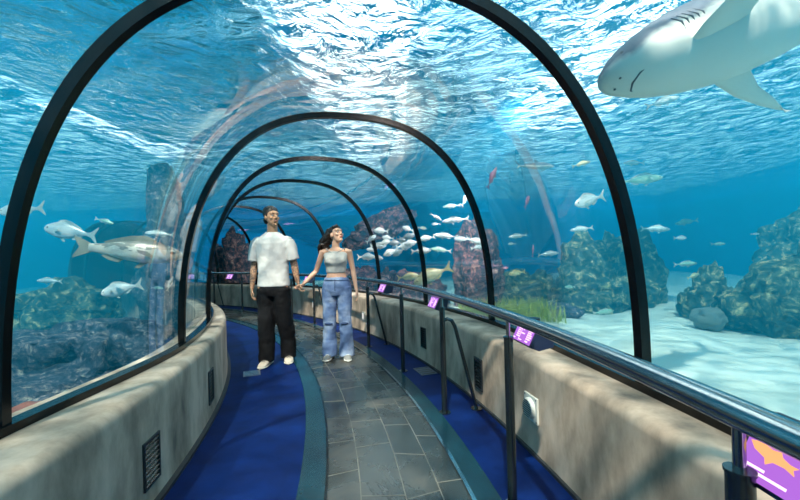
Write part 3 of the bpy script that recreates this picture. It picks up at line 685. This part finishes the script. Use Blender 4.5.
# ------------------------------------------------------------------ people
def remesh(o, vox, smooth=4, fold=0, fsize=.1):
    m = o.modifiers.new('remesh', 'REMESH'); m.mode = 'VOXEL'; m.voxel_size = vox; m.use_smooth_shade = True
    s = o.modifiers.new('smooth', 'SMOOTH'); s.factor = .5; s.iterations = smooth
    if fold:
        t = bpy.data.textures.new('folds', 'CLOUDS'); t.noise_scale = fsize; t.noise_depth = 3
        d = o.modifiers.new('folds', 'DISPLACE'); d.texture = t; d.strength = fold; d.mid_level = .5; d.texture_coords = 'LOCAL'
    return o
def skin_mat(name, col, tattoo=False):
    m = mat(name, col, .5, 0, .4); b = m.node_tree.nodes['Principled BSDF']; b.inputs['Subsurface Weight'].default_value = .08; b.inputs['Subsurface Radius'].default_value = (.02, .008, .005)
    if tattoo:
        t = N(m, 'ShaderNodeTexCoord'); nz = N(m, 'ShaderNodeTexNoise', Scale=22, Detail=5, Distortion=2.5); L(m, t.outputs['Object'], nz.inputs['Vector'])
        r = ramp(m, nz.outputs['Fac'], [(.44, (0, 0, 0)), (.52, (1, 1, 1))])
        sx = N(m, 'ShaderNodeSeparateXYZ'); L(m, t.outputs['Object'], sx.inputs[0])
        z1 = ramp(m, sx.outputs[2], [(.86, (0, 0, 0)), (.90, (1, 1, 1))]); 
        lt = N(m, 'ShaderNodeMath', operation='LESS_THAN'); lt.inputs[1].default_value = 1.36; L(m, sx.outputs[2], lt.inputs[0])
        k1 = N(m, 'ShaderNodeMath', operation='MULTIPLY'); L(m, r.outputs[0], k1.inputs[0]); L(m, z1.outputs[0], k1.inputs[1])
        k2 = N(m, 'ShaderNodeMath', operation='MULTIPLY'); L(m, k1.outputs[0], k2.inputs[0]); L(m, lt.outputs[0], k2.inputs[1])
        k3 = N(m, 'ShaderNodeMath', operation='MULTIPLY'); k3.inputs[1].default_value = .75; L(m, k2.outputs[0], k3.inputs[0])
        mx = N(m, 'ShaderNodeMix', data_type='RGBA'); mx.inputs[6].default_value = (*col, 1); mx.inputs[7].default_value = (.05, .05, .05, 1); L(m, k3.outputs[0], mx.inputs[0]); L(m, mx.outputs[2], b.inputs['Base Color'])
    return m
def hand(mb, wrist, d, side, palm_n, s=1.0, curl=35):
    """d: direction of the fingers, side: towards the thumb, palm_n: out of the palm"""
    d = Vector(d).normalized(); side = Vector(side); side = (side-d*side.dot(d)).normalized(); pn = d.cross(side)
    if pn.dot(Vector(palm_n)) < 0: pn = -pn
    w = Vector(wrist)
    mb.tube([w-d*.02*s, w+d*.01*s, w+d*.045*s, w+d*.085*s, w+d*.092*s], [(.026*s, .019*s), (.028*s, .017*s), (.040*s, .015*s), (.040*s, .013*s), (.034*s, .010*s)], 12, ref=side)
    for i, (o, ln, r) in enumerate(((.030, .072, .0088), (.010, .080, .0092), (-.010, .075, .0088), (-.029, .058, .0078))):
        p = w+d*.082*s+side*o*s; pts = [p-d*.02*s, p]; a = 0; dd = d+side*o*.8
        for k, f in enumerate((.45, .30, .25)):
            a += R(curl*(.8 if k == 0 else 1)+4*i); v = dd*math.cos(a)+pn*math.sin(a); p = p+v.normalized()*ln*s*f; pts.append(p)
        mb.tube(pts, [r*s, r*s, r*.98*s, r*.9*s, r*.72*s], 8, ref=side)
    p = w+d*.02*s+side*.026*s; t1 = p+(d*.55+side*.72+pn*.25).normalized()*.035*s; t2 = t1+(d*.88+side*.28+pn*.35).normalized()*.032*s; t3 = t2+(d*.9+pn*.45).normalized()*.025*s
    mb.tube([p-side*.012*s, t1, t2, t3], [.013*s, .011*s, .0098*s, .0075*s], 8, ref=pn)
def head_frame(c, yaw, pitch, roll=0, s=1.0):
    return Matrix.Translation(c) @ Matrix.Rotation(yaw, 4, 'Z') @ Matrix.Rotation(roll, 4, 'Y') @ Matrix.Rotation(pitch, 4, 'X') @ Matrix.Scale(s, 4)
def head(mb, M, jaw=1.0):
    """faces local -y; crown at +.115, chin at -.115"""
    sub = MB()
    sub.ball((0, .022, .035), (.076, .094, .086), 24, 14)
    sub.tube([(0, .0, .05), (0, -.012, .0), (0, -.020, -.045), (0, -.030, -.085), (0, -.036, -.112), (0, -.038, -.118)], [(.070, .078), (.068, .074), (.061*jaw, .066), (.047*jaw, .050), (.026*jaw, .026), (.012, .012)], 20)
    sub.ball((0, -.070, .036), (.056, .020, .030), 16, 8)
    for s in (-1, 1):
        sub.ball((s*.031, -.078, .026), (.024, .010, .009), 10, 6)
        sub.ball((s*.042, -.064, -.020), (.022, .018, .020), 10, 6)
        sub.ball((s*.078, .012, -.002), (.009, .020, .032), 10, 8)
        sub.ball((s*.012, -.096, -.026), (.009, .010, .008), 8, 6)
    sub.tube([(0, -.078, .022), (0, -.092, .0), (0, -.108, -.020), (0, -.104, -.030)], [(.009, .008), (.010, .009), (.013, .010), (.011, .007)], 10)
    sub.ball((0, -.084, -.056), (.026, .011, .007), 12, 6); sub.ball((0, -.083, -.066), (.022, .012, .007), 12, 6); sub.ball((0, -.076, -.100), (.020, .013, .015), 10, 6)
    mb.add([M @ Vector(v) for v in sub.v], sub.f)
def face_parts(root, M, lipc, brow_m, scl=1):
    w_ = mat('eye white', (.34, .32, .30), .6); d_ = mat('iris', (.02, .012, .01), .2)
    for s in (-1, 1):
        e = MB(); e.ball(M @ Vector((s*.031, -.0735, .008)), .0115, 12, 8); eo = e.build('eye', w_, root)
        e = MB(); e.ball(M @ Vector((s*.031+.002, -.0800, .008)), .0072, 10, 6); e.build('iris', d_, eo)
        e = MB(); e.tube([M @ Vector((s*.012, -.087, .028)), M @ Vector((s*.031, -.089, .035)), M @ Vector((s*.052, -.076, .028))], [.003, .0045, .002], 6); e.build('eyebrow', brow_m, root)
    e = MB(); e.tube([M @ Vector((-.026, -.082, -.058)), M @ Vector((-.012, -.094, -.060)), M @ Vector((0, -.096, -.061)), M @ Vector((.012, -.094, -.060)), M @ Vector((.026, -.082, -.058))], [.003, .006, .0065, .006, .003], 8); e.build('lips', lipc, root)
hair_m = noisy('dark brown hair', [(.3, (.008, .005, .004)), (.7, (.035, .020, .014))], scale=30, detail=5, rough=.45, bump=.8, bdist=.01)

def shoe(root, foot, dirv, m, sole_m, s=1.0, lace=None):
    f = Vector((foot[0], foot[1], 0)); d = Vector((dirv[0], dirv[1], 0)).normalized(); sd = Vector((-d.y, d.x, 0)); up = Vector((0, 0, 1))
    def ring(t, wv, z0, z1):
        c = f+d*t*s; return [c+sd*(wv*s*math.cos(a))+up*(z0+(z1-z0)*(.5+.5*math.sin(a))) for a in [2*PI*k/14 for k in range(14)]]
    b = MB(); b.loft([ring(-.085, .020, .020, .06), ring(-.075, .034, .016, .095), ring(-.02, .038, .014, .105), ring(.03, .041, .014, .090), ring(.08, .046, .014, .070), ring(.13, .047, .014, .056), ring(.165, .038, .014, .045), ring(.182, .018, .016, .034)])
    o = b.build('shoe', m, root)
    b = MB(); b.loft([ring(-.092, .020, .001, .026), ring(-.08, .038, .001, .030), ring(.03, .044, .001, .026), ring(.12, .051, .001, .028), ring(.172, .042, .002, .028), ring(.192, .020, .006, .026)]); b.build('sole', sole_m, o)
    b = MB()
    for k in range(4):
        t = .045+.022*k; z = .089-.0085*k; c = f+d*t*s+up*z; b.tube([c-sd*.022*s, c+up*.006, c+sd*.022*s], .003, 6)
    b.build('laces', lace or sole_m, o)

# ---- man
MAN = at(275.5, 362, 4.43); MAN.z = 0.0
WOM = at(338.5, 359, 4.56); WOM.z = .006
GRIP = at(299, 289, 4.44)
g = (GRIP-MAN)/1.03
man = empty('person', MAN); man.scale = (1.03,)*3; tag(man, 'man in white t-shirt and black trousers with tattooed arms, holding the hand of the woman', 'person')
skin1 = skin_mat('tanned skin', (.50, .27, .16), True)
b = MB()
HM = head_frame((0.005, -.01, 1.648), R(48), R(-6), s=.94)
head(b, HM, 1.05)
b.tube([(0, .02, 1.36), (0, .02, 1.44), (0, .012, 1.50), (.003, .006, 1.58)], [(.10, .07), (.066, .062), (.056, .058), (.054, .060)], 16)
b.tube([(0, .01, .88), (0, .01, .96), (0, .01, 1.08), (0, .01, 1.22), (0, .01, 1.34), (0, .015, 1.42), (0, .02, 1.455)], [(.15, .10), (.155, .105), (.145, .095), (.165, .11), (.175, .105), (.14, .075), (.07, .055)], 20)
def arm(b, sh, el, wr, r=(.052, .047, .040, .040, .030, .024)):
    sh, el, wr = map(Vector, (sh, el, wr))
    b.tube([sh+(sh-el)*.02+Vector((-math.copysign(.05, sh.x), 0, .01)), sh, sh.lerp(el, .4), el, el.lerp(wr, .3), el.lerp(wr, .75), wr], [r[0]*.9]+[r[0], r[1], r[2], r[3], r[4], r[5]], 12)
rw_, lw_ = Vector((-.235, -.03, .86)), g+Vector((-.012, .005, .075))
arm(b, (-.175, .01, 1.365), (-.220, .03, 1.12), rw_)
hand(b, rw_, (.05, -.12, -1), (.25, -1, 0), (1, .2, 0), 1.0, 22)
arm(b, (.175, .01, 1.365), (.230, .03, 1.12), lw_)
hand(b, lw_, (.22, -.15, -1), (.3, -1, 0), (1, .4, -.2), 1.0, 40)
for sx_, an in ((-1, (-.065, -.06)), (1, (.115, .10))):
    b.tube([(sx_*.085, .01, .92), (sx_*.09, .0, .80), (sx_*.09+(an[0]-sx_*.09)*.5, an[1]*.5-.01, .48), (an[0], an[1]+.01, .30), (an[0], an[1]+.02, .10), (an[0], an[1], .05)], [.09, .085, .055, .052, .036, .04], 14)
body = remesh(b.build('body', skin1, man), .0058, 3)
face_parts(man, HM, mat('lips', (.36, .14, .11), .4), hair_m)
# hair
b = MB(); sub = MB(); rh = random.Random(2)
sub.ball((0, .030, .058), (.084, .098, .080), 24, 14)
for s_ in (-1, 1): sub.ball((s_*.070, .010, .045), (.014, .035, .045), 10, 8)
for k in range(46):
    th = rh.uniform(0, 2*PI); ph = rh.uniform(.30, 1.5); sub.ball((.080*math.cos(th)*math.cos(ph), .030+.095*math.sin(th)*math.cos(ph), .056+.078*math.sin(ph)), rh.uniform(.012, .02), 8, 6)
sub.ball((0, .098, -.02), (.060, .035, .05), 12, 8)
b.add([HM @ Vector(v) for v in sub.v if True], sub.f); hr = remesh(b.build('hair', hair_m, man), .006, 2)
b = MB(); sub = MB(); sub.tube([(-.020, -.070, -.094), (0, -.080, -.100), (.020, -.070, -.094)], [(.005, .008), (.007, .012), (.005, .008)], 10)
sub.tube([(-.028, -.084, -.050), (0, -.100, -.045), (.028, -.084, -.050)], [.004, .006, .004], 8)
b.add([HM @ Vector(v) for v in sub.v], sub.f); b.build('beard', hair_m, man)
tee = noisy('white cotton', [(.3, (.50, .49, .48)), (.7, (.64, .62, .60))], scale=3, detail=4, rough=.85, bump=.3, bdist=.01, spec=.1)
b = MB()
b.tube([(.0, .01, .868), (0, .01, .88), (0, .01, 1.00), (0, .01, 1.12), (0, .01, 1.25), (0, .01, 1.35), (0, .013, 1.405), (0, .018, 1.452), (0, .016, 1.485)], [(.178, .130), (.182, .134), (.172, .128), (.172, .125), (.190, .132), (.200, .128), (.182, .108), (.115, .088), (.072, .068)], 28)
for s_ in (-1, 1): b.ball((s_*.158, .012, 1.372), (.070, .082, .066), 18, 12)
b.tube([(-.188, .01, 1.385), (-.195, .01, 1.33), (-.208, .015, 1.25), (-.220, .02, 1.165)], [(.050, .07), (.064, .083), (.066, .084), (.068, .085)], 18)
b.tube([(.188, .01, 1.385), (.198, .01, 1.33), (.212, .015, 1.25), (.228, .02, 1.165)], [(.050, .07), (.064, .083), (.066, .084), (.068, .085)], 18)
t_ = remesh(b.build('t_shirt', tee, man), .008, 5, .016, .09)
blk = noisy('black trousers', [(.3, (.0015, .0015, .002)), (.7, (.006, .006, .008))], scale=6, rough=.8, bump=.4, bdist=.01, spec=.2)
b = MB()
b.tube([(0, .01, .93), (0, .01, .88), (0, .01, .80), (0, .01, .76)], [(.16, .115), (.172, .125), (.178, .125), (.16, .11)], 24)
for sx_, an in ((-1, (-.070, -.055)), (1, (.115, .105))):
    b.tube([(sx_*.088, .01, .84), (sx_*.092, .005, .72), (sx_*.09+(an[0]-sx_*.09)*.4, an[1]*.4, .48), (an[0]+sx_*.008, an[1]*.85, .28), (an[0]+sx_*.008, an[1], .10), (an[0]+sx_*.008, an[1], .045)], [(.095, .11), (.096, .108), (.092, .098), (.088, .092), (.086, .090), (.084, .095)], 20)
remesh(b.build('trousers', blk, man), .009, 4, .03, .12)
sole = mat('cream sole', (.70, .64, .54), .5); shm = mat('beige sneaker', (.62, .52, .42), .6); lc = mat('dark laces', (.12, .10, .09), .7)
shoe(man, (-.070, -.055), (-.05, -1), shm, sole, 1.05, lc); shoe(man, (.125, .105), (.25, -1), shm, sole, 1.05, lc)

# ---- woman
gw = (GRIP-WOM)/1.02
wo = empty('person', WOM); wo.scale = (1.02,)*3; tag(wo, 'woman with long dark curly hair, grey crop top and blue jeans, looking up', 'person')
skin2 = skin_mat('fair skin', (.62, .36, .25))
b = MB()
HW_ = head_frame((0.012, .0, 1.448), R(50), R(-20), s=.88)
head(b, HW_, .92)
b.tube([(0, .02, 1.22), (0, .02, 1.285), (.0, .014, 1.34), (.01, .008, 1.40)], [(.08, .055), (.050, .048), (.043, .045), (.043, .048)], 16)
b.tube([(0, .01, .80), (0, .01, .88), (0, .0, 1.00), (0, .0, 1.12), (0, .005, 1.21), (0, .012, 1.265), (0, .018, 1.295)], [(.15, .10), (.14, .10), (.108, .078), (.122, .088), (.140, .085), (.115, .060), (.055, .042)], 20)
rw2, lw2 = gw+Vector((.052, .0, .055)), Vector((.235, -.03, .80))
arm(b, (-.158, .01, 1.245), (-.245, .03, 1.025), rw2, (.040, .034, .029, .029, .023, .019))
hand(b, rw2, (-.75, -.15, -.75), (-.3, -1, .1), (-.6, .3, .5), .88, 45)
arm(b, (.158, .01, 1.245), (.195, .035, 1.02), lw2, (.040, .034, .029, .029, .023, .019))
hand(b, lw2, (.22, -.1, -1), (.1, -1, 0), (-1, 0, 0), .88, 18)
LEGW = ((-1, (-.098, .0)), (1, (.105, -.02)))
for sx_, an in LEGW:
    b.tube([(sx_*.075, .01, .86), (sx_*.085, .0, .74), (sx_*.085, an[1]*.5-.015, .44), (an[0], an[1]+.01, .28), (an[0], an[1]+.02, .09), (an[0], an[1], .04)], [.085, .08, .048, .045, .032, .036], 14)
remesh(b.build('body', skin2, wo), .0055, 3)
face_parts(wo, HW_, mat('red lips', (.45, .10, .10), .35), hair_m)
t2 = MB(); t2.tube([HW_ @ Vector((-.016, -.091, -.0595)), HW_ @ Vector((0, -.1005, -.0605)), HW_ @ Vector((.016, -.091, -.0595))], [.002, .0032, .002], 8); t2.build('teeth', mat('teeth', (.85, .84, .8), .3), wo)
b = MB(); sub = MB()
sub.ball((0, .034, .050), (.083, .098, .083), 24, 14)
sub.tube([(-.06, -.03, .095), (0, -.055, .112), (.06, -.03, .095)], [.022, .024, .022], 8)
b.add([HW_ @ Vector(v) for v in sub.v], sub.f)
rh = random.Random(5)
for k in range(44):
    a = rh.uniform(-1, 1); st = HW_ @ Vector((-.02+a*.065, .075+rh.uniform(-.03, .03), .05+rh.uniform(-.08, .06)))
    ex = rh.uniform(-.215, -.085); end = Vector((ex, .03+rh.uniform(-.02, .09), 1.180+(rh.random()**1.3)*.14+(-.10-ex)*.25))
    pts = []; ph = rh.uniform(0, 6)
    for i in range(15):
        t = i/14; p = st.lerp(end, t); p.x += -.035*math.sin(PI*t); p += Vector((math.sin(ph+t*15), math.cos(ph+t*15), .4*math.sin(ph+t*12)))*.014*min(1, 3*t)
        pts.append(p)
    b.tube(pts, [.013-.006*i/14 for i in range(15)], 7)
remesh(b.build('hair', hair_m, wo), .0055, 1)
topm = noisy('grey knit', [(.3, (.36, .37, .36)), (.7, (.48, .48, .46))], scale=8, detail=4, rough=.85, bump=.3, bdist=.006, spec=.1)
b = MB()
b.tube([(0, .0, 1.005), (0, .0, 1.02), (0, .0, 1.08), (0, -.008, 1.13), (0, -.008, 1.17), (0, .003, 1.215), (0, .008, 1.235)], [(.116, .086), (.118, .088), (.122, .094), (.136, .112), (.140, .114), (.142, .100), (.128, .086)], 26)
for s_ in (-1, 1):
    b.ball((s_*.060, -.072, 1.145), (.058, .045, .050), 14, 10)
remesh(b.build('crop_top', topm, wo), .007, 4, .008, .05)
b = MB(); b.tube([(-.02, -.088, 1.235), (-.06, -.078, 1.258), (-.10, -.05, 1.285), (-.105, .0, 1.292), (-.10, .06, 1.27)], .005, 8)
b.tube([(.02, -.088, 1.235), (.06, -.078, 1.258), (.10, -.05, 1.285), (.105, .0, 1.292), (.10, .06, 1.27)], .005, 8); b.build('shoulder_strap', topm, wo)
def jeans_mat():
    m = mat('faded blue denim', rough=.85, spec=.15); b_ = m.node_tree.nodes['Principled BSDF']
    t = N(m, 'ShaderNodeTexCoord'); nz = N(m, 'ShaderNodeTexNoise', Scale=5, Detail=7); L(m, t.outputs['Object'], nz.inputs['Vector'])
    r = ramp(m, nz.outputs['Fac'], [(.32, (.05, .09, .21)), (.5, (.13, .20, .36)), (.70, (.36, .44, .58))]); L(m, r.outputs[0], b_.inputs['Base Color'])
    n2 = N(m, 'ShaderNodeTexNoise', Scale=180, Detail=2); L(m, t.outputs['Object'], n2.inputs['Vector']); bp = N(m, 'ShaderNodeBump', Strength=.3, Distance=.003); L(m, n2.outputs['Fac'], bp.inputs['Height']); L(m, bp.outputs[0], b_.inputs['Normal'])
    return m
jm = jeans_mat()
b = MB()
b.tube([(0, .005, .955), (0, .005, .945), (0, .008, .88), (0, .012, .80), (0, .012, .74)], [(.128, .096), (.132, .100), (.158, .118), (.176, .122), (.155, .105)], 26)
for sx_, an in LEGW:
    b.tube([(sx_*.082, .012, .83), (sx_*.088, .008, .70), (sx_*.090, an[1]*.4-.005, .46), (an[0], an[1]*.8, .30), (an[0], an[1], .12), (an[0], an[1]-.005, .035)], [(.090, .105), (.088, .098), (.074, .078), (.074, .078), (.084, .088), (.090, .098)], 20)
jn = remesh(b.build('jeans', jm, wo), .008, 4, .022, .08)
dk = mat('dark denim', (.03, .06, .14), .85)
b = MB(); b.tube([(math.cos(a)*.137, .005+math.sin(a)*.105, .925+.004*math.sin(2*a)) for a in [2*PI*k/24 for k in range(25)]], [(.003, .014)]*25, 6, ref=(0, 0, 1)); b.build('waistband', jm, jn)
b = MB(); b.tube([(0, -.104, .93), (0, -.124, .86), (0, -.122, .80)], .004, 6); b.build('fly_seam', dk, jn)
for sx_, an in LEGW:
    b = MB(); b.ball((sx_*.090, an[1]*.4-.082, .42), (.050, .014, .016), 12, 8); o_ = b.build('knee_rip', dk, jn)
tr = mat('grey trainer', (.22, .22, .21), .6)
shoe(wo, (-.098, .0), (-.12, -1), tr, mat('pale sole', (.74, .74, .70), .5), .92); shoe(wo, (.105, -.02), (.22, -1), tr, mat('pale sole', (.74, .74, .70), .5), .92)
